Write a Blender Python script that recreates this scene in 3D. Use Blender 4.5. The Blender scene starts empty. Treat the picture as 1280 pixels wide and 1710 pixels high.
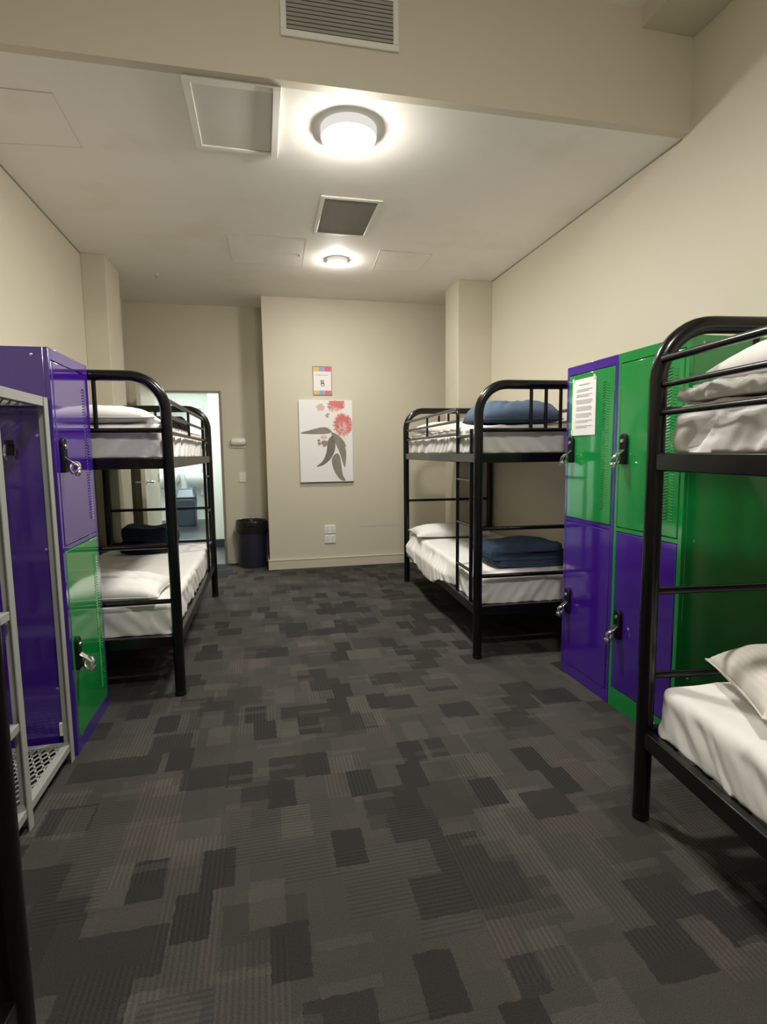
import bpy, bmesh, math, random
from math import sin, cos, pi, radians, sqrt
from mathutils import Vector, Matrix
from mathutils.noise import noise as nz

random.seed(7)
SC = bpy.context.scene
COL = SC.collection

# ------------------------------------------------------------------ materials
def new_mat(name):
    m = bpy.data.materials.new(name); m.use_nodes = True
    nt = m.node_tree
    b = nt.nodes['Principled BSDF']
    return m, nt, b

def mat(name, rgb, rough=0.5, metal=0.0, coat=0.0, ior=1.5, var=0.06, vscale=6.0, bump=0.0, bscale=200.0, spec=0.5):
    m, nt, b = new_mat(name)
    b.inputs['Roughness'].default_value = rough
    b.inputs['Metallic'].default_value = metal
    b.inputs['IOR'].default_value = ior
    b.inputs['Coat Weight'].default_value = coat
    b.inputs['Coat Roughness'].default_value = 0.06; b.inputs['Coat IOR'].default_value = max(1.5, ior)
    b.inputs['Specular IOR Level'].default_value = spec
    tc = nt.nodes.new('ShaderNodeTexCoord')
    n = nt.nodes.new('ShaderNodeTexNoise'); n.inputs['Scale'].default_value = vscale
    n.inputs['Detail'].default_value = 4
    nt.links.new(tc.outputs['Object'], n.inputs['Vector'])
    mx = nt.nodes.new('ShaderNodeMix'); mx.data_type = 'RGBA'
    mx.inputs[6].default_value = (*[c * (1 - var) for c in rgb], 1)
    mx.inputs[7].default_value = (*[min(1, c * (1 + var)) for c in rgb], 1)
    nt.links.new(n.outputs['Fac'], mx.inputs[0])
    nt.links.new(mx.outputs[2], b.inputs['Base Color'])
    if bump > 0:
        n2 = nt.nodes.new('ShaderNodeTexNoise'); n2.inputs['Scale'].default_value = bscale
        nt.links.new(tc.outputs['Object'], n2.inputs['Vector'])
        bp = nt.nodes.new('ShaderNodeBump'); bp.inputs['Strength'].default_value = bump
        bp.inputs['Distance'].default_value = 0.002
        nt.links.new(n2.outputs['Fac'], bp.inputs['Height'])
        nt.links.new(bp.outputs['Normal'], b.inputs['Normal'])
    return m

def emit(name, rgb, strength):
    m = bpy.data.materials.new(name); m.use_nodes = True
    nt = m.node_tree; nt.nodes.clear()
    o = nt.nodes.new('ShaderNodeOutputMaterial'); e = nt.nodes.new('ShaderNodeEmission')
    e.inputs['Color'].default_value = (*rgb, 1); e.inputs['Strength'].default_value = strength
    nt.links.new(e.outputs[0], o.inputs['Surface'])
    return m

WALLC = (0.605, 0.562, 0.446)
M = {}
M['wall'] = mat('cream_wall_paint', WALLC, 0.6, var=0.025, vscale=1.3, bump=0.05, bscale=90)
M['ceil'] = mat('ceiling_paint', (0.84, 0.81, 0.75), 0.7, var=0.02, vscale=0.9)
M['trim'] = mat('trim_paint', (0.62, 0.57, 0.45), 0.35, var=0.02)
M['white'] = mat('white_paint', (0.76, 0.74, 0.68), 0.4, var=0.02)
M['plastic'] = mat('white_plastic', (0.80, 0.78, 0.73), 0.35, var=0.01)
M['panel'] = mat('hatch_panel_paint', (0.68, 0.65, 0.59), 0.6, var=0.03)
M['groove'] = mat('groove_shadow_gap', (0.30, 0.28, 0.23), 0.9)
M['grille'] = mat('grey_grille', (0.37, 0.345, 0.295), 0.6)
M['louvre'] = mat('louvre_metal', (0.37, 0.35, 0.31), 0.5)
M['dark'] = mat('dark_cavity', (0.03, 0.028, 0.025), 0.9)
M['black'] = mat('black_gloss_steel', (0.0035, 0.003, 0.003), 0.24, coat=0.15, var=0.2, spec=0.4)
M['rubber'] = mat('black_rubber', (0.006, 0.006, 0.006), 0.5, spec=0.3)
M['purple'] = mat('purple_locker_enamel', (0.050, 0.007, 0.270), 0.12, coat=0.7, ior=1.68, var=0.05, vscale=3)
M['green'] = mat('green_locker_enamel', (0.004, 0.255, 0.048), 0.12, coat=0.7, ior=1.68, var=0.05, vscale=3)
M['chrome'] = mat('chrome', (0.80, 0.80, 0.80), 0.13, metal=1.0)
M['grey'] = mat('grey_powder_coat', (0.36, 0.365, 0.345), 0.45, var=0.04)
M['sheet'] = mat('white_sheet_cotton', (0.80, 0.785, 0.755), 0.85, var=0.02, vscale=9, bump=0.12, bscale=350)
M['doorframe'] = mat('taupe_door_frame', (0.26, 0.225, 0.17), 0.45)
M['pillow'] = mat('white_pillow_cotton', (0.80, 0.785, 0.75), 0.85, var=0.02, vscale=5, bump=0.12, bscale=350)
M['tick'] = mat('mattress_ticking', (0.66, 0.64, 0.62), 0.9, var=0.05, vscale=20)
M['navy'] = mat('navy_fleece', (0.046, 0.072, 0.122), 0.95, var=0.35, vscale=14, bump=0.5, bscale=140, spec=0.15)
M['blue'] = mat('dusty_blue_fleece', (0.088, 0.125, 0.185), 0.95, var=0.18, vscale=9, bump=0.4, bscale=140, spec=0.15)
M['darkbl'] = mat('dark_brown_fleece', (0.022, 0.017, 0.020), 0.95, var=0.2, vscale=14, bump=0.4, bscale=140, spec=0.15)
M['inkblue'] = mat('ink_navy_fleece', (0.010, 0.014, 0.030), 0.95, var=0.25, vscale=10, bump=0.4, bscale=140, spec=0.15)
M['paper'] = mat('white_paper', (0.80, 0.78, 0.75), 0.7, var=0.01)
M['ink'] = mat('grey_print', (0.42, 0.40, 0.40), 0.8)
M['tape'] = mat('clear_tape', (0.55, 0.70, 0.58), 0.3)
M['bin'] = mat('navy_bin_plastic', (0.017, 0.017, 0.036), 0.5, var=0.1)
M['bag'] = mat('black_bin_liner', (0.014, 0.013, 0.012), 0.16, var=0.2)
M['scuff'] = mat('scuffed_wall', (0.51, 0.475, 0.40), 0.7)
M['bathwall'] = mat('bathroom_wall_tile', (0.80, 0.835, 0.80), 0.35, var=0.02)
M['bathfloor'] = mat('bathroom_vinyl', (0.030, 0.033, 0.039), 0.35, var=0.25, vscale=30)
M['ceramic'] = mat('white_ceramic', (0.80, 0.83, 0.83), 0.12, var=0.01)
M['mirror'] = mat('mirror_glass', (0.80, 0.86, 0.85), 0.03, metal=1.0, var=0.0)
M['alu'] = mat('mirror_frame_metal', (0.42, 0.46, 0.47), 0.3, metal=0.8)
M['bluegrey'] = mat('blue_grey_bin_plastic', (0.024, 0.038, 0.056), 0.45, var=0.1)
M['bluelid'] = mat('blue_grey_lid_plastic', (0.060, 0.092, 0.130), 0.4, var=0.05)
M['doorp'] = mat('door_paint', (0.60, 0.57, 0.46), 0.4, var=0.02)
M['canvas'] = mat('canvas_white', (0.82, 0.815, 0.80), 0.8, var=0.015, vscale=3)
M['leafp'] = mat('grey_green_leaf_print', (0.25, 0.235, 0.185), 0.8, var=0.22, vscale=14)
M['leafd'] = mat('dark_leaf_print', (0.175, 0.165, 0.135), 0.8, var=0.2, vscale=14)
M['pinkp'] = mat('pink_blossom_print', (0.66, 0.19, 0.185), 0.8, var=0.22, vscale=40)
M['pinkl'] = mat('pale_pink_blossom_print', (0.74, 0.47, 0.43), 0.8, var=0.1, vscale=40)
M['budp'] = mat('brown_bud_print', (0.33, 0.25, 0.21), 0.8, var=0.2, vscale=30)
M['yel'] = mat('yellow_print', (0.72, 0.50, 0.14), 0.7, var=0.05)
M['lblue'] = mat('light_blue_print', (0.25, 0.37, 0.66), 0.7, var=0.05)
M['lila'] = mat('lilac_print', (0.43, 0.33, 0.62), 0.7, var=0.05)
M['pinkr'] = mat('pink_red_print', (0.68, 0.15, 0.20), 0.7, var=0.05)
M['frame'] = mat('grey_poster_frame', (0.17, 0.15, 0.15), 0.5)
LAMPC = (1.0, 0.96, 0.89)
M['lamp'] = emit('lamp_diffuser_glow', LAMPC, 92.0)
M['lamp2'] = emit('small_lamp_diffuser_glow', LAMPC, 120.0)
M['lamp3'] = emit('front_lamp_diffuser_glow', LAMPC, 92.0)
M['rim'] = emit('lamp_rim_translucent_plastic', LAMPC, 0.25)
M['lampb'] = emit('bathroom_lamp_glow', (0.92, 1.0, 0.97), 25.0)

def stripe_mat():
    m = mat('striped_pillow_cotton', (0.74, 0.70, 0.64), 0.85, var=0.02, bump=0.1, bscale=350)
    nt = m.node_tree; L = nt.links; b = nt.nodes['Principled BSDF']
    src = b.inputs['Base Color'].links[0].from_socket
    tc = nt.nodes.new('ShaderNodeTexCoord'); w = nt.nodes.new('ShaderNodeTexWave')
    w.inputs['Scale'].default_value = 26; w.inputs['Distortion'].default_value = 0.6
    L.new(tc.outputs['Object'], w.inputs['Vector'])
    mm = nt.nodes.new('ShaderNodeMath'); mm.operation = 'MULTIPLY'; mm.inputs[1].default_value = 0.28
    L.new(w.outputs['Fac'], mm.inputs[0])
    mx = nt.nodes.new('ShaderNodeMix'); mx.data_type = 'RGBA'
    L.new(mm.outputs[0], mx.inputs[0]); L.new(src, mx.inputs[6]); mx.inputs[7].default_value = (0.55, 0.51, 0.46, 1)
    L.new(mx.outputs[2], b.inputs['Base Color'])
    return m
M['pillowstripe'] = stripe_mat()

def carpet_mat():
    m, nt, b = new_mat('charcoal_patchwork_carpet')
    b.inputs['Roughness'].default_value = 0.95
    b.inputs['Specular IOR Level'].default_value = 0.15
    L = nt.links
    tc = nt.nodes.new('ShaderNodeTexCoord')
    # slightly jittered coordinates so the patch edges look woven
    jn = nt.nodes.new('ShaderNodeTexNoise'); jn.inputs['Scale'].default_value = 45; jn.inputs['Detail'].default_value = 2
    L.new(tc.outputs['Object'], jn.inputs['Vector'])
    jm = nt.nodes.new('ShaderNodeVectorMath'); jm.operation = 'MULTIPLY_ADD'
    jm.inputs[1].default_value = (0.016, 0.016, 0); 
    L.new(jn.outputs['Color'], jm.inputs[0]); L.new(tc.outputs['Object'], jm.inputs[2])
    def brick(w, h, off, shift, rot=0.0, sq=1.0):
        mp = nt.nodes.new('ShaderNodeMapping'); mp.inputs['Location'].default_value = shift
        mp.inputs['Rotation'].default_value = (0, 0, rot)
        L.new(jm.outputs[0], mp.inputs['Vector'])
        n = nt.nodes.new('ShaderNodeTexBrick')
        n.offset = off; n.offset_frequency = 2; n.squash = sq; n.squash_frequency = 3
        n.inputs['Color1'].default_value = (0, 0, 0, 1); n.inputs['Color2'].default_value = (1, 1, 1, 1)
        n.inputs['Mortar'].default_value = (0.5, 0.5, 0.5, 1)
        n.inputs['Scale'].default_value = 1.0
        n.inputs['Mortar Size'].default_value = 0.0
        n.inputs['Brick Width'].default_value = w; n.inputs['Row Height'].default_value = h
        L.new(mp.outputs[0], n.inputs['Vector'])
        return n.outputs['Color']
    def math2(op, a, bb):
        n = nt.nodes.new('ShaderNodeMath'); n.operation = op
        for k, v in ((0, a), (1, bb)):
            if isinstance(v, (int, float)): n.inputs[k].default_value = v
            else: L.new(v, n.inputs[k])
        return n.outputs[0]
    A = brick(0.165, 0.150, 0.37, (0.11, 0.05, 0))
    B = brick(0.27, 0.17, 0.61, (0.53, 0.31, 0), pi / 2)
    Cc = brick(0.100, 0.165, 0.43, (0.27, 0.77, 0), 0)
    D = brick(0.15, 0.030, 0.29, (0.91, 0.17, 0))
    G = brick(0.23, 0.21, 0.53, (0.37, 0.21, 0))
    K = brick(0.12, 0.13, 0.31, (0.67, 0.43, 0))
    tA = math2('MULTIPLY', math2('GREATER_THAN', A, 0.80), 0.85)
    tC = math2('MULTIPLY', math2('GREATER_THAN', Cc, 0.86), 1.0)
    tG = math2('MULTIPLY', math2('GREATER_THAN', G, 0.86), 0.55)
    dark = math2('MAXIMUM', math2('MAXIMUM', tA, tC), tG)
    tD = math2('GREATER_THAN', D, 0.95)
    light = math2('ADD', math2('MULTIPLY', B, 0.35), math2('ADD', math2('MULTIPLY', K, 0.40), math2('MULTIPLY', G, 0.25)))
    rmp = nt.nodes.new('ShaderNodeValToRGB')
    e = rmp.color_ramp.elements
    e[0].position = 0.05; e[0].color = (0.0450, 0.0423, 0.0378, 1)
    e[1].position = 0.95; e[1].color = (0.0882, 0.0828, 0.0720, 1)
    x = rmp.color_ramp.elements.new(0.35); x.color = (0.0513, 0.0486, 0.0450, 1)
    x = rmp.color_ramp.elements.new(0.60); x.color = (0.0594, 0.0558, 0.0486, 1)
    x = rmp.color_ramp.elements.new(0.75); x.color = (0.0666, 0.0576, 0.0531, 1)
    L.new(light, rmp.inputs[0])
    mx = nt.nodes.new('ShaderNodeMix'); mx.data_type = 'RGBA'
    L.new(rmp.outputs[0], mx.inputs[6]); mx.inputs[7].default_value = (0.0288, 0.0274, 0.0252, 1)
    L.new(dark, mx.inputs[0])
    mx2 = nt.nodes.new('ShaderNodeMix'); mx2.data_type = 'RGBA'
    L.new(mx.outputs[2], mx2.inputs[6]); mx2.inputs[7].default_value = (0.1008, 0.0954, 0.0810, 1)
    L.new(math2('MAXIMUM', math2('MULTIPLY', tD, 0.22), math2('MULTIPLY', math2('LESS_THAN', Cc, 0.13), 0.30)), mx2.inputs[0])
    # ribs: along y in some patches, along x in others
    sx = nt.nodes.new('ShaderNodeSeparateXYZ'); L.new(tc.outputs['Object'], sx.inputs[0])
    rx = math2('SINE', math2('MULTIPLY', sx.outputs[0], 420.0), 0.0)
    ry = math2('SINE', math2('MULTIPLY', sx.outputs[1], 420.0), 0.0)
    selx = math2('GREATER_THAN', B, 0.74)
    sely = math2('LESS_THAN', B, 0.20)
    rib = math2('ADD', math2('MULTIPLY', rx, selx), math2('MULTIPLY', ry, sely))
    gn = nt.nodes.new('ShaderNodeTexNoise'); gn.inputs['Scale'].default_value = 260; gn.inputs['Detail'].default_value = 2
    L.new(tc.outputs['Object'], gn.inputs['Vector'])
    k = math2('ADD', math2('MULTIPLY', rib, 0.14), math2('MULTIPLY', math2('SUBTRACT', gn.outputs['Fac'], 0.5), 1.1))
    k = math2('ADD', k, 1.0)
    vm = nt.nodes.new('ShaderNodeVectorMath'); vm.operation = 'SCALE'
    L.new(mx2.outputs[2], vm.inputs[0]); L.new(k, vm.inputs['Scale'])
    L.new(vm.outputs[0], b.inputs['Base Color'])
    bp = nt.nodes.new('ShaderNodeBump'); bp.inputs['Strength'].default_value = 0.4; bp.inputs['Distance'].default_value = 0.003
    L.new(k, bp.inputs['Height']); L.new(bp.outputs['Normal'], b.inputs['Normal'])
    return m
M['carpet'] = carpet_mat()

def ceiling_stains(m):
    # old yellowish water marks towards the back of the ceiling
    nt = m.node_tree; b = nt.nodes['Principled BSDF']; L = nt.links
    src = b.inputs['Base Color'].links[0].from_socket
    tc = nt.nodes.new('ShaderNodeTexCoord')
    n = nt.nodes.new('ShaderNodeTexNoise'); n.inputs['Scale'].default_value = 2.2; n.inputs['Detail'].default_value = 3
    L.new(tc.outputs['Object'], n.inputs['Vector'])
    r = nt.nodes.new('ShaderNodeValToRGB'); r.color_ramp.elements[0].position = 0.55; r.color_ramp.elements[1].position = 0.70
    L.new(n.outputs['Fac'], r.inputs[0])
    mx = nt.nodes.new('ShaderNodeMix'); mx.data_type = 'RGBA'
    L.new(src, mx.inputs[6]); mx.inputs[7].default_value = (0.64, 0.575, 0.40, 1)
    mm = nt.nodes.new('ShaderNodeMath'); mm.operation = 'MULTIPLY'; mm.inputs[1].default_value = 0.22
    L.new(r.outputs[0], mm.inputs[0]); L.new(mm.outputs[0], mx.inputs[0])
    L.new(mx.outputs[2], b.inputs['Base Color'])
ceiling_stains(M['ceil'])

# ------------------------------------------------------------------ mesh helpers
class MB:
    def __init__(s): s.v = []; s.f = []
    def add(s, vs, fs):
        o = len(s.v); s.v += [tuple(p) for p in vs]; s.f += [[i + o for i in f] for f in fs]; return s
    def box(s, a, b):
        (x0, y0, z0), (x1, y1, z1) = a, b
        return s.add([(x0,y0,z0),(x1,y0,z0),(x1,y1,z0),(x0,y1,z0),(x0,y0,z1),(x1,y0,z1),(x1,y1,z1),(x0,y1,z1)],
                     [(0,3,2,1),(4,5,6,7),(0,1,5,4),(1,2,6,5),(2,3,7,6),(3,0,4,7)])
    def tube(s, pts, r, seg=12, caps=True):
        pts = [Vector(p) for p in pts]
        n = len(pts); tang = []
        for i in range(n):
            a = pts[max(0, i-1)]; b = pts[min(n-1, i+1)]
            tang.append((b - a).normalized())
        t0 = tang[0]
        ref = Vector((0, 0, 1)) if abs(t0.z) < 0.9 else Vector((1, 0, 0))
        u = t0.cross(ref).normalized()
        vs = []; fs = []
        for i in range(n):
            t = tang[i]
            u = (u - t * u.dot(t)).normalized(); w = t.cross(u)
            k = 1.0
            if 0 < i < n-1:
                d1 = (pts[i]-pts[i-1]).normalized(); k = 1.0 / max(0.5, d1.dot(t))
            for j in range(seg):
                a = 2*pi*j/seg
                vs.append(pts[i] + (u*cos(a) + w*sin(a)) * r * k)
        for i in range(n-1):
            for j in range(seg):
                a = i*seg+j; b = i*seg+(j+1) % seg
                fs.append((a, b, b+seg, a+seg))
        if caps:
            fs.append(tuple(range(seg))[::-1]); fs.append(tuple((n-1)*seg+j for j in range(seg)))
        return s.add(vs, fs)
    def lathe(s, prof, seg=32, c=(0, 0, 0), axis='z', close_ends=True):
        vs = []; fs = []
        for (r, z) in prof:
            for j in range(seg):
                a = 2*pi*j/seg
                if axis == 'z': p = (c[0]+r*cos(a), c[1]+r*sin(a), c[2]+z)
                elif axis == 'y': p = (c[0]+r*cos(a), c[1]+z, c[2]+r*sin(a))
                else: p = (c[0]+z, c[1]+r*cos(a), c[2]+r*sin(a))
                vs.append(p)
        n = len(prof)
        for i in range(n-1):
            for j in range(seg):
                a = i*seg+j; b = i*seg+(j+1) % seg
                fs.append((a, b, b+seg, a+seg))
        if close_ends:
            fs.append(tuple(range(seg))[::-1]); fs.append(tuple((n-1)*seg+j for j in range(seg)))
        return s.add(vs, fs)
    def prism(s, pts, d0, d1, plane='xz'):
        # pts polygon in the plane, extruded from d0 to d1 along the third axis
        def P(a, b, d):
            return {'xz': (a, d, b), 'xy': (a, b, d), 'yz': (d, a, b)}[plane]
        n = len(pts)
        vs = [P(a, b, d0) for a, b in pts] + [P(a, b, d1) for a, b in pts]
        fs = [tuple(range(n))[::-1], tuple(range(n, 2*n))]
        for i in range(n):
            j = (i+1) % n
            fs.append((i, j, n+j, n+i))
        return s.add(vs, fs)
    def build(s, name, m, parent=None, loc=(0, 0, 0), rotz=0.0, bevel=0.0, bseg=2, smooth=True, rot=None, angle=40, weld=False):
        me = bpy.data.meshes.new(name); me.from_pydata(s.v, [], s.f); me.update()
        bm = bmesh.new(); bm.from_mesh(me)
        if weld: bmesh.ops.remove_doubles(bm, verts=bm.verts, dist=1e-5)
        bmesh.ops.recalc_face_normals(bm, faces=bm.faces); bm.to_mesh(me); bm.free()
        o = bpy.data.objects.new(name, me); COL.objects.link(o)
        me.materials.append(m if not isinstance(m, str) else M[m])
        o.location = loc
        o.rotation_euler = rot if rot else (0, 0, rotz)
        if parent: o.parent = parent
        if smooth:
            for p in me.polygons: p.use_smooth = True
            me.set_sharp_from_angle(angle=radians(angle))
        if bevel > 0:
            md = o.modifiers.new('bevel', 'BEVEL'); md.width = bevel; md.segments = bseg; md.limit_method = 'ANGLE'
            md.harden_normals = False
        return o

def tag(o, label=None, cat=None, group=None, kind=None):
    if label: o['label'] = label
    if cat: o['category'] = cat
    if group: o['group'] = group
    if kind: o['kind'] = kind
    return o
def thing(name, label, cat, loc=(0, 0, 0), rotz=0.0, group=None):
    o = bpy.data.objects.new(name, None); COL.objects.link(o)
    o.empty_display_size = 0.1
    o.location = loc; o.rotation_euler = (0, 0, rotz)
    return tag(o, label, cat, group)
def box_obj(name, a, b, m, parent=None, bevel=0.0, **k):
    return MB().box(a, b).build(name, m, parent, bevel=bevel, **k)
def struct(o, label=None, cat=None):
    o['kind'] = 'structure'
    return tag(o, label, cat)
def copy_tree(o, parent=None):
    c = o.copy(); COL.objects.link(c)
    if parent: c.parent = parent
    for ch in list(o.children): copy_tree(ch, c)
    return c
def arc(c, r, a0, a1, n, plane='xz', d=0.0):
    out = []
    for i in range(n+1):
        a = a0 + (a1-a0)*i/n
        p = (c[0]+r*cos(a), c[1]+r*sin(a))
        out.append((p[0], d, p[1]) if plane == 'xz' else ((d, p[0], p[1]) if plane == 'yz' else (p[0], p[1], d)))
    return out

# ------------------------------------------------------------------ the room
XL, XR = -1.36, 2.205          # side walls
YB, YR = 5.965, 6.44           # projecting back wall, recessed wall with the doorway
YF = -2.6                      # wall behind
ZC, ZU = 2.863, 3.404          # lowered ceiling, upper ceiling near the camera
YS = 2.60                      # face of the bulkhead
T = 0.12

struct(box_obj('floor', (XL-T, YF-T, -0.1), (XR+T, YR, 0.0), 'carpet', smooth=False), 'charcoal patchwork carpet floor of the dormitory', 'floor')
struct(box_obj('wall_left', (XL-T, YF-T, 0), (XL, YR+T, ZU), 'wall', smooth=False), 'cream wall behind the purple locker and the luggage rack', 'wall')
struct(box_obj('wall_right', (XR, YF-T, 0), (XR+T, YB+T, ZU), 'wall', smooth=False), 'cream wall behind the green and purple lockers', 'wall')
struct(box_obj('wall_front', (XL, YF-T, 0), (XR, YF, ZU), 'wall', smooth=False), 'cream wall behind the viewer', 'wall')
struct(box_obj('wall_back', (0.05, YB, 0), (XR, YR+T, ZU), 'wall', smooth=False), 'cream projecting wall with the flower canvas', 'wall')
DX0, DX1, DZ = -1.125, -0.434, 1.93
w = MB().box((XL, YR, 0), (DX0, YR+T, ZU)).box((DX1, YR, 0), (0.05, YR+T, ZU)).box((DX0, YR, DZ), (DX1, YR+T, ZU))
struct(w.build('wall_back_recess', 'wall', smooth=False), 'recessed cream wall around the open doorway', 'wall')
struct(box_obj('pillar_left', (XL, 4.985, 0), (-1.18, 5.44, ZC), 'wall', bevel=0.004), 'cream pier beside the open doorway', 'pillar')
struct(box_obj('pillar_right', (1.862, 5.085, 0), (XR, 5.45, ZC), 'wall', bevel=0.004), 'cream pier behind the far bunk bed with the navy blanket', 'pillar')
struct(box_obj('ceiling', (XL, YS+0.05, ZC), (XR, YR, ZC+0.1), 'ceil', smooth=False), 'lowered off-white ceiling with lamps and hatches', 'ceiling')
struct(box_obj('ceiling_upper', (XL, YF, ZU), (XR, YS+0.05, ZU+0.1), 'ceil', smooth=False), 'higher ceiling before the bulkhead', 'ceiling')
struct(box_obj('ceiling_bulkhead', (XL, YS, ZC), (XR, YS+0.05, ZU), 'wall', smooth=False), 'cream bulkhead face with the air vent', 'ceiling')
struct(box_obj('trim_1', (1.906, YF, 3.318), (XR, YS, ZU), 'wall', smooth=False), 'boxed-in beam along the top of the wall', 'trim')
# skirting on the projecting wall: board with a thin ledge
sk = MB().box((0.032, YB-0.018, 0), (XR, YB, 0.095)).box((0.030, YB-0.022, 0.095), (XR, YB, 0.108)).box((0.032, YB, 0), (0.05, YR, 0.095)).box((0.030, YB, 0.095), (0.05, YR, 0.108))
struct(sk.build('baseboard_back', 'trim', bevel=0.003), 'cream skirting along the projecting back wall', 'baseboard')
sk = MB().box((DX1+0.045, YR-0.012, 0), (0.03, YR, 0.06))
struct(sk.build('baseboard_recess', 'trim', bevel=0.003), 'low skirting behind the waste bin', 'baseboard')
# shadow-line trim where walls meet the ceiling on the sides
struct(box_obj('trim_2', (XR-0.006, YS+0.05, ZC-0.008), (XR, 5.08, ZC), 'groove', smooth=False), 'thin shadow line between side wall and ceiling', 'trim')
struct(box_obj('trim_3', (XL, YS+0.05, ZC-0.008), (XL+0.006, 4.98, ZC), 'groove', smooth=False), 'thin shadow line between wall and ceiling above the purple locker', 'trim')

# faint scuff on the back wall: a thin smear of dirt
sc_ = MB()
for (x0, x1, z0, z1) in ((1.03, 1.50, 0.428, 0.436), (1.12, 1.46, 0.437, 0.441), (1.06, 1.22, 0.422, 0.427)):
    sc_.box((x0, YB-0.0006, z0), (x1, YB+0.001, z1))
struct(sc_.build('trim_4', 'scuff', smooth=False), 'scuff mark rubbed along the back wall', 'scuff mark')

# ------------------------------------------------------------------ door and bathroom
d = thing('door_1', 'open cream door with lever handles at the bathroom doorway', 'door', (DX0+0.01, YR-0.01, 0)); d['kind'] = 'structure'
box_obj('door_leaf', (-0.04, -0.70, 0.012), (0.0, -0.005, 1.915), 'doorp', d, bevel=0.002)
W_ = DX1-DX0-0.01
fr = MB().box((-0.030, -0.004, 0), (-0.010, 0.009, DZ)).box((W_-0.012, -0.004, 0), (W_+0.016, 0.009, DZ)).box((-0.030, -0.004, DZ+0.0005), (W_+0.016, 0.009, DZ+0.018))
fr.build('door_frame', 'doorframe', d)
for s, nm in ((1, 'handle'), (-1, 'handle')):
    x = 0.0 if s > 0 else -0.04
    h = MB().lathe([(0.026, 0.0), (0.026, 0.010)], 16, (x + (0 if s > 0 else -0.010), -0.64, 0.985), 'x')
    h.tube([(x + s*0.008, -0.64, 0.985), (x + s*0.045, -0.64, 0.985), (x + s*0.055, -0.63, 0.985), (x + s*0.055, -0.53, 0.985)], 0.009, 10)
    h.build(nm, 'chrome', d)
for z in (0.25, 1.0, 1.7):
    MB().tube([(0.006, -0.002, z-0.05), (0.006, -0.002, z+0.05)], 0.006, 8).build('hinge', 'chrome', d)

BX0, BY0, BY1, BZ = -2.55, YR+T, 11.1, 2.5
struct(box_obj('floor_bathroom', (BX0, YR+0.0, -0.1), (0.05, BY1, -0.002), 'bathfloor', smooth=False), 'dark bluish vinyl floor of the bathroom', 'floor')
struct(box_obj('wall_bathroom_back', (BX0, BY1, 0), (0.05, BY1+T, BZ), 'bathwall', smooth=False), 'pale bathroom wall behind the mirror', 'wall')
struct(box_obj('wall_bathroom_left', (BX0-T, BY0, 0), (BX0, BY1, BZ), 'bathwall', smooth=False), 'pale bathroom side wall', 'wall')
struct(box_obj('wall_bathroom_front', (BX0, YR, 0), (XL-T, BY0, BZ), 'bathwall', smooth=False), 'pale bathroom wall behind the dormitory side wall', 'wall')
struct(box_obj('wall_bathroom_right', (-0.67, 7.72, 0), (0.05, BY1, BZ), 'bathwall', smooth=False), 'bright pale bathroom wall inside the doorway', 'wall')
struct(box_obj('wall_bathroom_side', (-0.10, BY0, 0), (0.05, 7.72, BZ), 'bathwall', smooth=False), 'pale bathroom wall beside the doorway', 'wall')
struct(box_obj('ceiling_bathroom', (BX0, BY0, BZ), (0.05, BY1, BZ+0.1), 'white', smooth=False), 'white bathroom ceiling', 'ceiling')
struct(MB().box((-0.685, 7.705, 0), (-0.10, 7.72, 0.10)).build('baseboard_bathroom', M['bluegrey'], bevel=0.002), 'blue-grey skirting inside the doorway', 'baseboard')

mr = thing('wall_mirror', 'large framed mirror above the bathroom basins', 'mirror', (-1.72, BY1-0.001, 0))
box_obj('mirror_glass', (-0.60, -0.014, 1.17), (0.635, -0.004, 2.13), 'mirror', mr)
f = MB().box((-0.63, -0.025, 2.13), (0.665, -0.001, 2.16)).box((-0.63, -0.025, 1.14), (0.665, -0.001, 1.17)).box((-0.63, -0.025, 1.17), (-0.60, -0.001, 2.13)).box((0.635, -0.025, 1.17), (0.665, -0.001, 2.13))
f.build('mirror_frame', 'alu', mr, bevel=0.003)

def basin(x, label):
    b = thing('wash_basin', label, 'basin', (x, BY1, 0), 0, 'wash basins in the bathroom')
    # shell: rim, outer bowl tapering down
    bm = MB()
    prof = []
    W2, D2 = 0.29, 0.50
    n = 40
    def ring(k, z, dy=0.0):
        out = []
        for j in range(n):
            a = 2*pi*j/n
            ca, sa = cos(a), sin(a)
            e = 0.45
            px = W2*k*math.copysign(abs(ca)**e, ca); py = -0.255+dy + 0.25*k*math.copysign(abs(sa)**e, sa)
            out.append((px, py, z))
        return out
    rings = [ring(0.35, 0.62, 0.10), ring(0.75, 0.68, 0.04), ring(0.97, 0.80), ring(1.0, 0.88), ring(0.98, 0.90), ring(0.86, 0.895), ring(0.78, 0.84), ring(0.45, 0.75)]
    vs = [p for r in rings for p in r]; fs = []
    for i in range(len(rings)-1):
        for j in range(n):
            fs.append((i*n+j, i*n+(j+1) % n, (i+1)*n+(j+1) % n, (i+1)*n+j))
    fs.append(tuple(range(n))[::-1]); fs.append(tuple((len(rings)-1)*n+j for j in range(n)))
    bm.add(vs, fs).build('bowl', 'ceramic', b)
    MB().tube([(0, -0.07, 0.895), (0, -0.07, 1.02), (0, -0.09, 1.05), (0, -0.20, 1.04), (0, -0.21, 1.01)], 0.013, 10).build('tap', 'chrome', b)
    for sx_ in (-0.22, 0.22):
        MB().prism([(-0.44, 0.80), (-0.40, 0.80), (0.0, 0.30), (0.0, 0.22)], sx_-0.015, sx_+0.015, 'yz').build('bracket', 'ceramic', b)
    MB().tube([(0, -0.16, 0.66), (0, -0.16, 0.50), (0, -0.02, 0.46)], 0.02, 10).build('waste_pipe', 'plastic', b)
    return b
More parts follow.
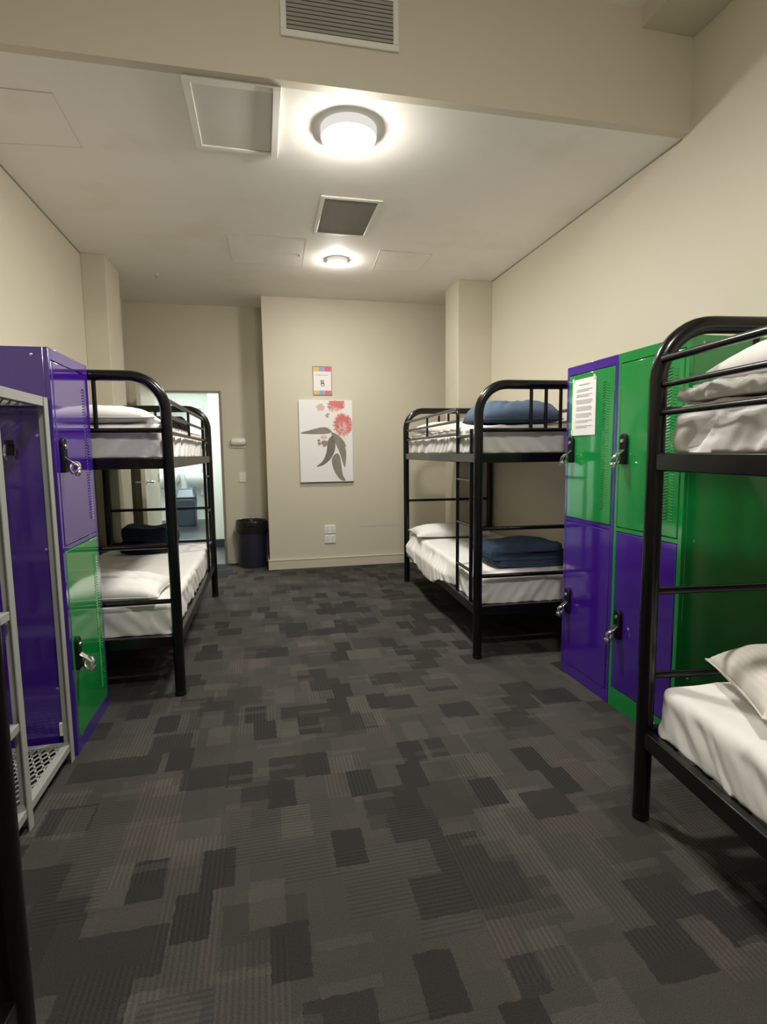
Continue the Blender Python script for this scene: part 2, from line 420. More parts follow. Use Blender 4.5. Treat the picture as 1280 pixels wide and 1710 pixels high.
basin(-1.80, 'white wash basin nearer the bathroom door, first from the hinge side')
basin(-1.13, 'white wash basin behind the blue-grey pedal bin')
pb = thing('pedal_bin', 'blue-grey plastic bin with lid standing under the bathroom basins', 'bin', (-1.33, 10.22, -0.002))
MB().add([(-0.15,-0.14,0),(0.15,-0.14,0),(0.15,0.14,0),(-0.15,0.14,0),(-0.165,-0.155,0.48),(0.165,-0.155,0.48),(0.165,0.155,0.48),(-0.165,0.155,0.48)],
         [(0,3,2,1),(4,5,6,7),(0,1,5,4),(1,2,6,5),(2,3,7,6),(3,0,4,7)]).build('bin_body', 'bluegrey', pb, bevel=0.02)
MB().add([(-0.17,-0.165,0.50),(0.17,-0.165,0.50),(0.17,0.16,0.50),(-0.17,0.16,0.50),(-0.13,-0.04,0.66),(0.13,-0.04,0.66),(0.13,0.14,0.66),(-0.13,0.14,0.66)],
         [(0,3,2,1),(4,5,6,7),(0,1,5,4),(1,2,6,5),(2,3,7,6),(3,0,4,7)]).build('bin_lid', 'bluelid', pb, bevel=0.025, bseg=3)
MB().box((-0.155, -0.148, 0.478), (0.155, 0.15, 0.502)).build('rim', 'dark', pb)
for (x_, y_, lab) in ((-1.05, 7.25, 'square cool white lamp on the bathroom ceiling just inside the door'), (-1.45, 9.5, 'unseen square cool white lamp added on the bathroom ceiling before the mirror')):  # the lamp before the mirror is unseen, added to brighten the bathroom's far end
    bl = thing('ceiling_light', lab, 'light', (x_, y_, BZ), 0, 'bathroom ceiling lamps')
    box_obj('housing', (-0.22, -0.22, -0.02), (0.22, 0.22, 0), 'white', bl, bevel=0.004)
    box_obj('diffuser', (-0.20, -0.20, -0.035), (0.20, 0.20, -0.0205), 'lampb', bl)

# ------------------------------------------------------------------ ceiling fixtures
def oyster(name, label, loc, R, h, dr, m, group='ceiling lamps'):
    t = thing(name, label, 'light', loc, 0, group)
    MB().lathe([(R, 0.0), (R, -dr), (R*0.985, -dr-0.003), (R*0.95, -dr-0.003)], 48).build('base_ring', 'rim', t)
    prof = [(R*0.965, -dr)]
    for i in range(1, 11):
        a = i/10*pi/2
        prof.append((max(0.002, R*0.965*cos(a)**0.7), -dr-(h-dr)*sin(a)))
    MB().lathe(prof, 48).build('diffuser', m, t)
    return t
oyster('ceiling_lamp', 'large round glowing ceiling lamp below the bulkhead', (0.482, 2.905, ZC), 0.141, 0.074, 0.041, 'lamp')
oyster('ceiling_lamp', 'small glowing ceiling lamp behind the grey return air grille', (0.676, 4.775, ZC), 0.085, 0.046, 0.023, 'lamp2')
oyster('ceiling_lamp', 'round ceiling lamp on the higher ceiling before the bulkhead', (0.35, 0.2, ZU), 0.141, 0.074, 0.041, 'lamp3')

# louvred vent on the bulkhead
v = thing('air_vent', 'white framed louvred air vent on the bulkhead face', 'vent', (0.404, YS, 3.149))
W2, H2 = 0.262, 0.112
f = MB().box((-W2, -0.012, -H2), (W2, 0, -H2+0.028)).box((-W2, -0.012, H2-0.02), (W2, 0, H2)).box((-W2, -0.012, -H2+0.028), (-W2+0.026, 0, H2-0.02)).box((W2-0.026, -0.012, -H2+0.028), (W2, 0, H2-0.02))
f.build('vent_frame', 'white', v, bevel=0.003)
box_obj('vent_backing', (-W2+0.02, -0.004, -H2+0.02), (W2-0.02, -0.001, H2-0.01), 'dark', v)
lv = MB()
for i in range(10):
    z = -H2+0.035 + i*0.0172
    x0_, x1_ = -W2+0.026, W2-0.026
    lv.add([(x0_, -0.011, z+0.0088), (x1_, -0.011, z+0.0088), (x1_, -0.0045, z), (x0_, -0.0045, z),
            (x0_, -0.0095, z+0.0098), (x1_, -0.0095, z+0.0098), (x1_, -0.0030, z+0.001), (x0_, -0.0030, z+0.001)],
           [(0,1,2,3),(7,6,5,4),(0,4,5,1),(3,2,6,7),(0,3,7,4),(1,5,6,2)])
lv.build('louvre_blades', 'louvre', v, smooth=False)

# access hatch with a frame standing proud and a sagging panel
h = thing('ceiling_hatch', 'framed ceiling access hatch with its panel slightly ajar beside the large lamp', 'hatch', (-0.07, 2.925, ZC), 0, 'ceiling hatches')
hw, hd = 0.210, 0.285
f = MB().box((-hw, -hd, -0.012), (-hw+0.035, hd, 0)).box((hw-0.035, -hd, -0.022), (hw, hd, 0)).box((-hw+0.035, -hd, -0.012), (hw-0.035, -hd+0.04, 0)).box((-hw+0.035, hd-0.03, -0.012), (hw-0.035, hd, 0))
f.build('hatch_frame', 'ceil', h, bevel=0.002)
MB().add([(-hw+0.037, -hd+0.042, -0.004), (hw-0.037, -hd+0.042, -0.010), (hw-0.037, hd-0.036, -0.008), (-hw+0.037, hd-0.032, -0.0035),
          (-hw+0.037, -hd+0.042, -0.0005), (hw-0.037, -hd+0.042, -0.001), (hw-0.037, hd-0.036, -0.001), (-hw+0.037, hd-0.032, -0.0005)],
         [(0,1,2,3),(7,6,5,4),(0,4,5,1),(3,2,6,7),(0,3,7,4),(1,5,6,2)]).build('hatch_panel', 'panel', h, smooth=False)
MB().box((hw-0.040, -hd+0.05, -0.003), (hw-0.036, hd-0.03, -0.0002)).box((-0.03, hd-0.036, -0.003), (hw-0.036, hd-0.031, -0.0002)).build('shadow_gap', 'dark', h, smooth=False)

def flush_hatch(name, label, quad, strong):
    cx = sum(p[0] for p in quad)/4; cy = sum(p[1] for p in quad)/4
    t = thing(name, label, 'hatch', (cx, cy, ZC), 0, 'ceiling hatches')
    q = [(p[0]-cx, p[1]-cy) for p in quad]
    MB().prism(q, -0.0025, 0.0, 'xy').build('hatch_panel', 'ceil', t, smooth=False)
    g = MB()
    def edge(a, b, wd):
        a = Vector(a); b = Vector(b); dv = (b-a).normalized(); nn = Vector((-dv.y, dv.x))*wd
        g.prism([tuple(a+nn), tuple(b+nn), tuple(b-nn), tuple(a-nn)], -0.0032, -0.0005, 'xy')
    for i in range(4): edge(q[i], q[(i+1) % 4], strong)
    g.build('hatch_gap', 'panel', t, smooth=False)
    return t
flush_hatch('ceiling_hatch', 'flush ceiling panel cut off at the frame edge above the purple locker', [(-1.27, 2.90), (-0.855, 2.89), (-0.863, 3.335), (-1.27, 3.37)], 0.003)
fh = flush_hatch('ceiling_hatch', 'flush ceiling panel with a small latch beside the small lamp', [(-0.196, 4.385), (0.388, 4.395), (0.40, 5.00), (-0.183, 4.98)], 0.003)
MB().lathe([(0.010, 0), (0.010, -0.010), (0.004, -0.014)], 12, (0.255, 0.02, -0.003)).build('latch', 'grey', fh)
flush_hatch('ceiling_hatch', 'small flush ceiling panel near the pier on the far side of the small lamp', [(0.984, 4.50), (1.425, 4.50), (1.42, 4.925), (1.015, 4.945)], 0.003)

g = thing('return_air_grille', 'square grey mesh air grille in a white frame on the ceiling', 'vent', (0.622, 3.94, ZC))
gw, gd = 0.172, 0.275
f = MB().box((-gw-0.028, -gd-0.028, -0.008), (gw+0.028, -gd, 0)).box((-gw-0.028, gd, -0.008), (gw+0.028, gd+0.028, 0)).box((-gw-0.028, -gd, -0.008), (-gw, gd, 0)).box((gw, -gd, -0.008), (gw+0.028, gd, 0))
f.build('grille_frame', 'white', g, bevel=0.002)
box_obj('grille_backing', (-gw, -gd, -0.0015), (gw, gd, -0.0002), 'grille', g)
lt = MB()
for i in range(1, 28): lt.box((-gw+i*2*gw/28-0.0008, -gd, -0.005), (-gw+i*2*gw/28+0.0008, gd, -0.0016))
for i in range(1, 44): lt.box((-gw, -gd+i*2*gd/44-0.0008, -0.005), (gw, -gd+i*2*gd/44+0.0008, -0.0016))
lt.build('grille_mesh', 'grille', g, smooth=False)

sp = thing('sprinkler_head', 'tiny chrome sprinkler head on the ceiling before the doorway wall', 'sprinkler', (-0.871, 5.47, ZC))
MB().lathe([(0.024, 0.001), (0.022, -0.004), (0.008, -0.007), (0.008, -0.02), (0.015, -0.022), (0.015, -0.025)], 16).build('sprinkler_body', 'chrome', sp)

# ------------------------------------------------------------------ wall things
# canvas with eucalyptus print
CX0, CX1, CZ0, CZ1 = 0.398, 0.972, 0.940, 1.811
cv = thing('canvas_picture', 'tall white canvas with grey leaves and pink blossoms on the back wall', 'picture', (CX0, YB, CZ0))
CW, CH = CX1-CX0, CZ1-CZ0
box_obj('canvas_panel', (0, -0.034, 0), (CW, -0.001, CH), 'canvas', cv, bevel=0.003)
def cuv(X, Y): return (X-78)/670*CW, (1-(Y-540)/1025)*CH
def smooth_closed(pts, n=6):
    out = []; N = len(pts)
    for i in range(N):
        p0, p1, p2, p3 = [Vector(pts[(i+k-1) % N]) for k in range(4)]
        for j in range(n):
            t = j/n
            out.append(tuple(0.5*((2*p1)+(-p0+p2)*t+(2*p0-5*p1+4*p2-p3)*t*t+(-p0+3*p1-3*p2+p3)*t*t*t)))
    return out
def leaf_print(pts, m, y):
    q = [cuv(*p) for p in pts]
    MB().prism(smooth_closed(q, 4), -0.0342-y, -0.034, 'xz').build('leaf_print', m, cv, smooth=False)
leaf_print([(90,950),(200,915),(340,880),(420,880),(470,915),(482,940),(400,960),(250,962)], 'leafp', 0.0004)
leaf_print([(640,1385),(605,1290),(570,1180),(530,1090),(500,1010),(560,1035),(620,1095),(650,1130),(660,1230)], 'leafp', 0.0006)
leaf_print([(480,940),(560,975),(630,1050),(660,1125),(600,1085),(540,1040),(490,1000)], 'leafp', 0.0008)
leaf_print([(480,985),(430,1050),(412,1180),(360,1300),(280,1368),(380,1345),(470,1260),(518,1160),(522,1070),(505,1005)], 'leafd', 0.0010)
leaf_print([(545,1205),(495,1235),(474,1290),(492,1395),(540,1490),(590,1545),(645,1550),(612,1480),(597,1370),(580,1250)], 'leafp', 0.0012)
def blossom(cx, cy, rx, ry, n, m, dots=0, y=0.0004, clip=548):
    mb = MB()
    for i in range(n):
        a = random.uniform(0, 2*pi); k = random.uniform(0.35, 1.0); r0 = random.uniform(0.0, 0.55)
        ax, ay = cx+rx*r0*cos(a), cy+ry*r0*sin(a)
        a2 = a+random.uniform(-0.35, 0.35)
        bx, by = cx+rx*k*cos(a2), max(clip, cy+ry*k*sin(a2))
        ay = max(clip, ay)
        dv = Vector((bx-ax, by-ay)); 
        if dv.length < 8: continue
        nn = Vector((-dv.y, dv.x)).normalized()*random.uniform(3.0, 6.5)
        yy = -0.0342-y-random.uniform(0, 0.0004)
        p = [cuv(ax+nn.x, ay+nn.y), cuv(ax-nn.x, ay-nn.y), cuv(bx-nn.x*0.4, by-nn.y*0.4), cuv(bx+nn.x*0.4, by+nn.y*0.4)]
        mb.add([(q[0], yy, q[1]) for q in p], [(0, 1, 2, 3)])
    mb.build('blossom_print', m, cv, smooth=False)
    if dots:
        db = MB()
        for i in range(dots):
            a = random.uniform(0, 2*pi); k = random.uniform(0.2, 0.95)
            X, Y = cx+rx*k*cos(a), max(clip+6, cy+ry*k*sin(a)); r = random.uniform(5, 11)
            db.prism([cuv(X+r*cos(t*pi/4), Y+r*sin(t*pi/4)) for t in range(8)], -0.0354-0.0001*i, -0.0341, 'xz')
        db.build('petal_dot_pattern', 'budp', cv, smooth=False)
blossom(545, 590, 120, 85, 330, 'pinkp', 7)
blossom(345, 630, 62, 58, 130, 'pinkl', 0)
blossom(520, 640, 95, 60, 90, 'pinkl', 0)
blossom(428, 725, 36, 36, 26, 'pinkl', 4)
blossom(620, 845, 130, 155, 620, 'pinkp', 9)
blossom(630, 900, 90, 115, 70, 'pinkl', 0, 0.0009)
def buds(lst):
    mb = MB()
    for q_, (X, Y, rx, ry) in enumerate(lst):
        mb.prism([cuv(X+rx*cos(t*pi/6), Y+ry*sin(t*pi/6)) for t in range(12)], -0.0360-0.0004*q_, -0.0341+0.00002*q_, 'xz')
    mb.build('bud_print', 'budp', cv, smooth=False)
buds([(385,1070,40,30),(325,1080,22,20),(318,1040,20,14),(385,1105,20,16),(410,1075,22,30)])
blossom(380, 1000, 55, 40, 40, 'pinkl', 0)

# rainbow bordered notice
po = thing('poster', 'small framed notice with rainbow bands above the flower canvas', 'poster', (0.557, YB, 1.866))
PW, PH = 0.204, 0.300
box_obj('poster_sheet', (0.004, -0.006, 0.004), (PW-0.004, -0.001, PH-0.004), 'paper', po)
f = MB().box((0, -0.009, 0), (PW, 0, 0.006)).box((0, -0.009, PH-0.006), (PW, 0, PH)).box((0, -0.009, 0.006), (0.006, 0, PH-0.006)).box((PW-0.006, -0.009, 0.006), (PW, 0, PH-0.006))
f.build('poster_frame', 'frame', po, smooth=False)
for (z0, z1) in ((0.008, 0.048), (PH-0.052, PH-0.008)):
    for i, mm in enumerate(('yel', 'lblue', 'lila', 'pinkr')):
        xs = [0.008, 0.068, 0.105, 0.130, PW-0.008]
        box_obj('colour_band', (xs[i], -0.0068, z0), (xs[i+1], -0.0055, z1), mm, po, smooth=False)
pr_ = MB()
x = 0.035
while x < 0.165:
    w_ = random.uniform(0.006, 0.016); pr_.box((x, -0.0068, 0.206), (x+w_, -0.0055, 0.214)); x += w_+0.003
pr_.build('title_print', 'ink', po, smooth=False)
em = MB()
for (cx, cz, r) in ((0.100, 0.135, 0.019), (0.104, 0.112, 0.023), (0.092, 0.150, 0.012), (0.116, 0.152, 0.010)):
    em.lathe([(r, -0.0068), (r*0.45, -0.0068), (r*0.45, -0.0055), (r, -0.0055)], 20, (cx, 0, cz), 'y', close_ends=False)
em.build('emblem_print', 'ink', po, smooth=False)

# stacked power sockets
for (z0, z1, lab) in ((0.368, 0.465, 'upper of two white power socket plates on the back wall'), (0.262, 0.358, 'lower of two white power socket plates above the skirting')):
    so = thing('power_socket', lab, 'socket', (0.705, YB, (z0+z1)/2), 0, 'power sockets on the back wall')
    hz_ = (z1-z0)/2
    box_obj('socket_plate', (-0.062, -0.012, -hz_), (0.062, 0, hz_), 'plastic', so, bevel=0.005)
    for sx_ in (-0.03, 0.03):
        box_obj('socket_switch', (sx_-0.008, -0.017, hz_-0.032), (sx_+0.008, -0.011, hz_-0.012), 'white', so, bevel=0.002)
        pn = MB()
        for (dx, dz, an) in ((-0.010, -0.010, 0.5), (0.010, -0.010, -0.5), (0, -0.028, 0)):
            c, s_ = cos(an), sin(an)
            pts = [(-0.0015, -0.006), (0.0015, -0.006), (0.0015, 0.006), (-0.0015, 0.006)]
            pn.prism([(sx_+dx+p[0]*c-p[1]*s_, dz+p[0]*s_+p[1]*c) for p in pts], -0.0126, -0.0115, 'xz')
        pn.build('socket_slots', 'dark', so, smooth=False)

al = thing('alarm_box', 'small off-white rounded box on the wall beside the doorway', 'alarm box', (-0.247, YR, 1.376))
box_obj('back_plate', (-0.078, -0.010, -0.058), (0.078, 0, 0.050), 'plastic', al, bevel=0.004)
MB().lathe([(0.012, -0.083), (0.032, -0.080), (0.043, -0.062), (0.045, 0.0), (0.043, 0.062), (0.032, 0.080), (0.012, 0.083)], 24, (0, -0.026, 0.012), 'x').build('cover', 'plastic', al)
sw = thing('light_switch', 'small white light switch on the wall above the waste bin', 'switch', (-0.218, YR, 0.99))
box_obj('switch_plate', (-0.037, -0.009, -0.058), (0.037, 0, 0.058), 'plastic', sw, bevel=0.004)
for z in (-0.018, 0.018): box_obj('rocker', (-0.009, -0.014, z-0.012), (0.009, -0.008, z+0.012), 'white', sw, bevel=0.002)

# waste bin
wb = thing('waste_bin', 'round navy waste bin lined with a black bag in the corner by the doorway', 'bin', (-0.135, 6.245, 0))
MB().lathe([(0.148, 0.0), (0.150, 0.01), (0.163, 0.50), (0.160, 0.50), (0.147, 0.015)], 40).build('bin_body', 'bin', wb)
def liner():
    mb = MB(); n = 96
    prof = [(0.1655, 0.385), (0.168, 0.42), (0.169, 0.47), (0.169, 0.508), (0.164, 0.520), (0.156, 0.508), (0.153, 0.40), (0.13, 0.30)]
    vs = []; fs = []
    for i, (r, z) in enumerate(prof):
        for j in range(n):
            a = 2*pi*j/n
            k = 0.015*abs(nz(Vector((cos(a)*11, sin(a)*11, z*22))))
            dz = 0.012*nz(Vector((cos(a)*5, sin(a)*5, 3.3))) if i < 1 else 0.006*nz(Vector((cos(a)*6, sin(a)*6, 8.0)))
            vs.append(((r+k)*cos(a), (r+k)*sin(a), z+dz))
    for i in range(len(prof)-1):
        for j in range(n):
            fs.append((i*n+j, i*n+(j+1) % n, (i+1)*n+(j+1) % n, (i+1)*n+j))
    mb.add(vs, fs).build('bin_liner', 'bag', wb)
liner()

# ------------------------------------------------------------------ bunk beds
BW, BL = 0.83, 2.03
PR = 0.027
def hoop_pts():
    R = 0.17; zt = 1.635
    p = [(0, 0, 0.012), (0, 0, 0.3), (0, 0, 0.8), (0, 0, zt-R)]
    p += arc((R, zt-R), R, pi, pi/2, 10)[1:]
    p += arc((BW-R, zt-R), R, pi/2, 0, 10)
    p += [(BW, 0, 0.8), (BW, 0, 0.3), (BW, 0, 0.012)]
    return p
def make_bunk(label):
    t = thing('bunk_bed', label, 'bunk bed', (0, 0, 0), 0, 'black metal bunk beds')
    for y0 in (0.0, BL):
        e = MB().tube([(p[0], y0, p[2]) for p in hoop_pts()], PR, 16).build('end_frame', 'black', t)
        for z in (0.504, 0.79, 1.372):
            MB().tube([(PR*0.9, y0, z), (BW-PR*0.9, y0, z)], 0.0125, 10).build('crossbar', 'black', e)
        for x in (0.322, 0.415, 0.508):
            MB().tube([(x, y0, 1.372), (x, y0, 1.612)], 0.0105, 10).build('baluster', 'black', e)
        for (z0, z1) in ((0.265, 0.325), (1.182, 1.238)):
            box_obj('end_rail', (PR*0.8, y0-0.014, z0), (BW-PR*0.8, y0+0.014, z1), 'black', e, bevel=0.004)
        for x in (0, BW):
            MB().lathe([(PR*1.0, 0.0), (PR*1.02, 0.004), (PR*1.02, 0.02), (PR*1.0, 0.022)], 16, (x, y0, 0)).build('foot_cap', 'rubber', e)
            MB().lathe([(0.008, -0.004), (0.008, 0.004)], 10, (x + (0.027 if x == 0 else -0.027), y0, 0.335), 'x').build('bolt', 'chrome', e)
    for x in (0.0, BW):
        for (z0, z1) in ((0.262, 0.322), (1.182, 1.238)):
            box_obj('side_rail', (x-0.014, PR*0.8, z0), (x+0.014, BL-PR*0.8, z1), 'black', t, bevel=0.004)
    for z in (0.318, 1.236):
        s = MB()
        for i in range(13):
            y = 0.10 + i*(BL-0.20)/12
            s.box((0.0145, y-0.030, z-0.010), (BW-0.0145, y+0.030, z))
        s.build('slat_base', 'black', t)
    # guard rail on the aisle side: top tube bends down into the ladder upright
    yl, yn = 0.405, 0.125
    rr = 0.045
    gp = [(0, BL-PR*0.9, 1.525), (0, 1.2, 1.525)] + [(0, yl+rr-rr*sin(a), 1.525-rr+rr*cos(a)) for a in [i*pi/2/6 for i in range(7)]] + [(0, yl, 1.2), (0, yl, 0.27)]
    gr = MB().tube(gp, 0.0115, 10).build('guard_rail', 'black', t)
    MB().tube([(0, BL-PR*0.9, 1.447), (0, yl, 1.447)], 0.0095, 10).build('rail_bar', 'black', gr)
    MB().tube([(0, BL-PR*0.9, 1.362), (0, yl, 1.362)], 0.0095, 10).build('rail_bar', 'black', gr)
    MB().tube([(0, 1.215, 1.525), (0, 1.215, 1.362)], 0.0085, 10).build('rail_post', 'black', gr)
    gw_ = MB().tube([(BW, PR*0.9, 1.525), (BW, BL-PR*0.9, 1.525)], 0.0115, 10).build('guard_rail', 'black', t)
    MB().tube([(BW, PR*0.9, 1.447), (BW, BL-PR*0.9, 1.447)], 0.0095, 10).build('rail_bar', 'black', gw_)
    ld = MB().tube([(0, yn, 0.27), (0, yn, 1.385)], 0.0125, 10).build('ladder', 'black', t)
    for z in (0.51, 0.79, 1.07, 1.344):
        MB().tube([(0, yn, z), (0, yl, z)], 0.0105, 10).build('rung', 'black', ld)
    return t
b0 = make_bunk('black metal bunk bed beside the far lockers with navy blankets on both bunks')
BEDS = {}
def place(o, x, y, rz):
    o.location = (x, y, 0); o.rotation_euler = (0, 0, rz)
place(b0, 1.237, 3.027, radians(-2.8)); BEDS['R'] = b0
b1 = copy_tree(b0); b1['label'] = 'black metal bunk bed before the bathroom doorway, behind the purple and green locker'
place(b1, -0.442, 4.955, radians(179.6)); BEDS['L'] = b1
b2 = copy_tree(b0); b2['label'] = 'nearest black metal bunk bed with white bedding, in front of the green locker side'
an = radians(-6.5); place(b2, 1.222-BL*sin(-an), 1.525-BL*cos(an), an); BEDS['N'] = b2
b3 = copy_tree(b0); b3['label'] = 'black bunk bed showing only a post beside the grey luggage rack'
place(b3, -0.457, 0.99, radians(180.0)); BEDS['C'] = b3
# ladder/guard rails end on the aisle side of each bed
bpy.context.view_layer.update()

def bed_mat(k):
    o = BEDS[k]
    return Matrix.Translation(o.location) @ Matrix.Rotation(o.rotation_euler[2], 4, 'Z')

# ---- soft goods
def rbox_grid(sx, sy, sz, r, nx, ny, nz_, bottom=True):
    """rounded box centred in x,y and standing on z=0, made from six welded grids"""
    vs = []; fs = []
    hx, hy, hz_ = sx/2, sy/2, sz/2
    def face(n1, n2, fn):
        o = len(vs)
        for i in range(n1+1):
            for j in range(n2+1):
                p = Vector(fn(-1+2*i/n1, -1+2*j/n2))
                q = Vector((max(-hx+r, min(hx-r, p.x)), max(-hy+r, min(hy-r, p.y)), max(-hz_+r, min(hz_-r, p.z))))
                dv = p-q
                nrm = dv.normalized() if dv.length > 1e-9 else Vector((0, 0, 1))
                # project the corner region onto the sphere of radius r
                m_ = max(abs(dv.x), abs(dv.y), abs(dv.z))
                pp = q + nrm*min(r, r if m_ > r*0.999 else dv.length)
                vs.append((pp+Vector((0, 0, hz_)), nrm))
        for i in range(n1):
            for j in range(n2):
                a = o+i*(n2+1)+j
                fs.append((a, a+1, a+n2+2, a+n2+1))
    face(nx, ny, lambda u, v: (u*hx, v*hy, hz_))
    if bottom: face(nx, ny, lambda u, v: (u*hx, v*hy, -hz_))
    face(nx, nz_, lambda u, v: (u*hx, hy, v*hz_)); face(nx, nz_, lambda u, v: (u*hx, -hy, v*hz_))
    face(ny, nz_, lambda u, v: (hx, u*hy, v*hz_)); face(ny, nz_, lambda u, v: (-hx, u*hy, v*hz_))
    return vs, fs

def ridge(p, f, seed):
    n = nz(Vector((p.x*f[0]+seed, p.y*f[1]+seed*1.7, p.z*f[2]-seed)))
    return 1-abs(n)*2.2

def mattress(bed, level, label, seed, droop=0.0, wr=1.0, group='white mattresses on the bunk beds', th=0.165, over=0.0, crease=False):
    z0 = 0.3205 if level == 'lower' else 1.2385
    Mb = bed_mat(bed)
    sx, sy = 0.79, BL-0.070
    c = Mb @ Vector((BW/2, BL/2, z0))
    t = thing('mattress', label, 'mattress', c, BEDS[bed].rotation_euler[2], group)
    MB().box((-sx/2+0.012, -sy/2+0.012, 0.001), (sx/2-0.012, sy/2-0.012, th-0.012)).build('mattress_core', 'tick', t, bevel=0.02, bseg=3)
    vs, fs = rbox_grid(sx, sy, th+0.032, 0.035, 44, 180, 17, bottom=False)
    out = []
    for (p, n) in vs:
        p = p - Vector((0, 0, 0.031))
        top = max(0.0, min(1.0, (p.z-th+0.05)/0.05))
        side = 1-top
        q = p.copy()
        # wrinkles on top: long soft folds, on the sides: slanting drag folds
        d1 = 0.0055*wr*top*(ridge(p, (3.2, 7.5, 1), seed)**3)*0.9 + 0.004*wr*top*nz(Vector((p.x*5, p.y*4, seed)))
        sl = p.y if abs(n.x) > 0.5 else p.x
        d2 = side*wr*(0.007*nz(Vector((sl*10+p.z*14*(1 if seed % 2 else -1), seed*3.1, p.z*3))) + 0.007*(ridge(Vector((sl+p.z*0.7*(1 if seed % 2 else -1), p.z*0.12, 0)), (13, 9, 0), seed+4)**2-0.4))
        q += n*(d1+d2*0.8)
        if abs(n.x) > 0.3 and abs(p.x) > sx/2-0.04 and p.z < 0.06:       # loose hem
            q.z += 0.010*wr*nz(Vector((p.y*4, seed, 1.0)))*(1-p.z/0.06)
        if crease and abs(p.x) > sx/2-0.06:
            k = math.exp(-((p.z-0.125)/0.012)**2)
            q.x -= math.copysign(0.012*k, p.x)
        if droop and p.x < -sx/2+0.05:
            yy = p.y
            bmp = math.exp(-((yy-0.12)/0.42)**2)
            lo = max(0.0, 1-p.z/(th*0.85))
            bs = max(0.0, min(1.0, (yy+0.50)/0.18))*max(0.0, min(1.0, (0.955-yy)/0.05)); b2 = max(0.0, min(1.0, (yy+0.30)/0.2))*max(0.0, min(1.0, (0.88-yy)/0.1)); q.x -= 0.052*bs*min(1.0, lo*1.7)**1.5
            q.z = max(q.z, 0.002) - (0.012+droop*bmp)*b2*max(0.0, 1-max(p.z, 0.0)/0.045)
            if q.z < 0.006: q.x = min(q.x, -0.434 if bs >= 1 else -0.3)
        # do not poke through the slats / rails
        q.z = max(q.z, 0.001) if not (droop and p.x < -sx/2+0.03) else q.z
        lim = 0.4015+over
        if not (droop and p.x < 0): q.x = max(-lim, min(lim, q.x))
        q.y = max(-(sy/2+0.011), min(sy/2+0.011, q.y))
        q.z = min(q.z, th+0.004)
        out.append(q)
    mb = MB().add(out, fs)
    mb.build('fitted_sheet', 'sheet', t, weld=True, angle=80)
    return t, z0+th

tops = {}
for (bed, lev, lab, sd, kw) in (
    ('R', 'upper', 'white sheeted mattress on the upper bunk beside the far lockers', 3, dict(wr=2.6, crease=True)),
    ('R', 'lower', 'white sheeted mattress sagging over the rail of the lower far bunk with navy blanket', 6, dict(droop=0.07, wr=1.7)),
    ('L', 'upper', 'white sheeted mattress on the upper bunk before the doorway', 9, dict(wr=2.0, crease=True)),
    ('L', 'lower', 'white sheeted mattress on the lower bunk before the doorway', 12, dict(wr=1.9)),
    ('N', 'upper', 'white sheeted mattress under the quilt on the nearest upper bunk', 15, dict(wr=3.0, crease=True, th=0.145)),
    ('N', 'lower', 'white sheeted mattress on the nearest lower bunk', 18, dict(wr=1.8)),
):
    _, z = mattress(bed, lev, lab, sd, **kw); tops[(bed, lev)] = z

def pillow(label, x, y, z, rz, seed, m='pillow', a=0.33, b=0.22, h=0.075, hb=0.030, tilt=(0, 0), name='pillow', cat='pillow', group='white pillows on the bunk beds', crease=None, wr=1.0, pw=2.6, pinch=1.0):
    NU, NV = 56, 40
    vs = []; fs = []
    for s in (1, -1):
        o = len(vs)
        for i in range(NU+1):
            for j in range(NV+1):
                u = -1+2*i/NU; v = -1+2*j/NV
                prof = max(0.0, (1-abs(u)**pw)*(1-abs(v)**pw))**0.5
                px = a*u*(1-0.07*pinch*(1-abs(v)**2)*abs(u)**3)
                py = b*v*(1-0.09*pinch*(1-abs(u)**2)*abs(v)**3)
                k = 0.006*wr*nz(Vector((u*3+seed, v*3, s*5.0))) + 0.005*wr*nz(Vector((u*7+v*3+seed, v*6-u*2, seed)))
                hh = h if s > 0 else hb
                zz = s*(hh*prof + k*prof*(1 if s > 0 else 0.3))
                if crease and s > 0:
                    zz -= crease*prof*math.exp(-((u*0.8-v*0.7-0.25)/0.06)**2)
                vs.append((px, py, zz+hb))
        for i in range(NU):
            for j in range(NV):
                q = o+i*(NV+1)+j
                f_ = (q, q+NV+1, q+NV+2, q+1)
                fs.append(f_ if s > 0 else f_[::-1])
    o = MB().add(vs, fs).build(name, m, None, (x, y, z), rot=(tilt[0], tilt[1], rz), weld=True, angle=80)
    # flange seam around the pillow as its own part
    ring = []
    for (u0, v0, u1, v1) in ((-1, -1, 1, -1), (1, -1, 1, 1), (1, 1, -1, 1), (-1, 1, -1, -1)):
        for i in range(20):
            u = u0+(u1-u0)*i/20; v = v0+(v1-v0)*i/20
            ring.append((a*u*(1-0.07*pinch*(1-abs(v)**2)*abs(u)**3)*1.004, b*v*(1-0.09*pinch*(1-abs(u)**2)*abs(v)**3)*1.004, hb))
    ring.append(ring[0])
    MB().tube(ring, 0.0022, 6, caps=False).build('seam', m, o)
    return tag(o, label, cat, group)

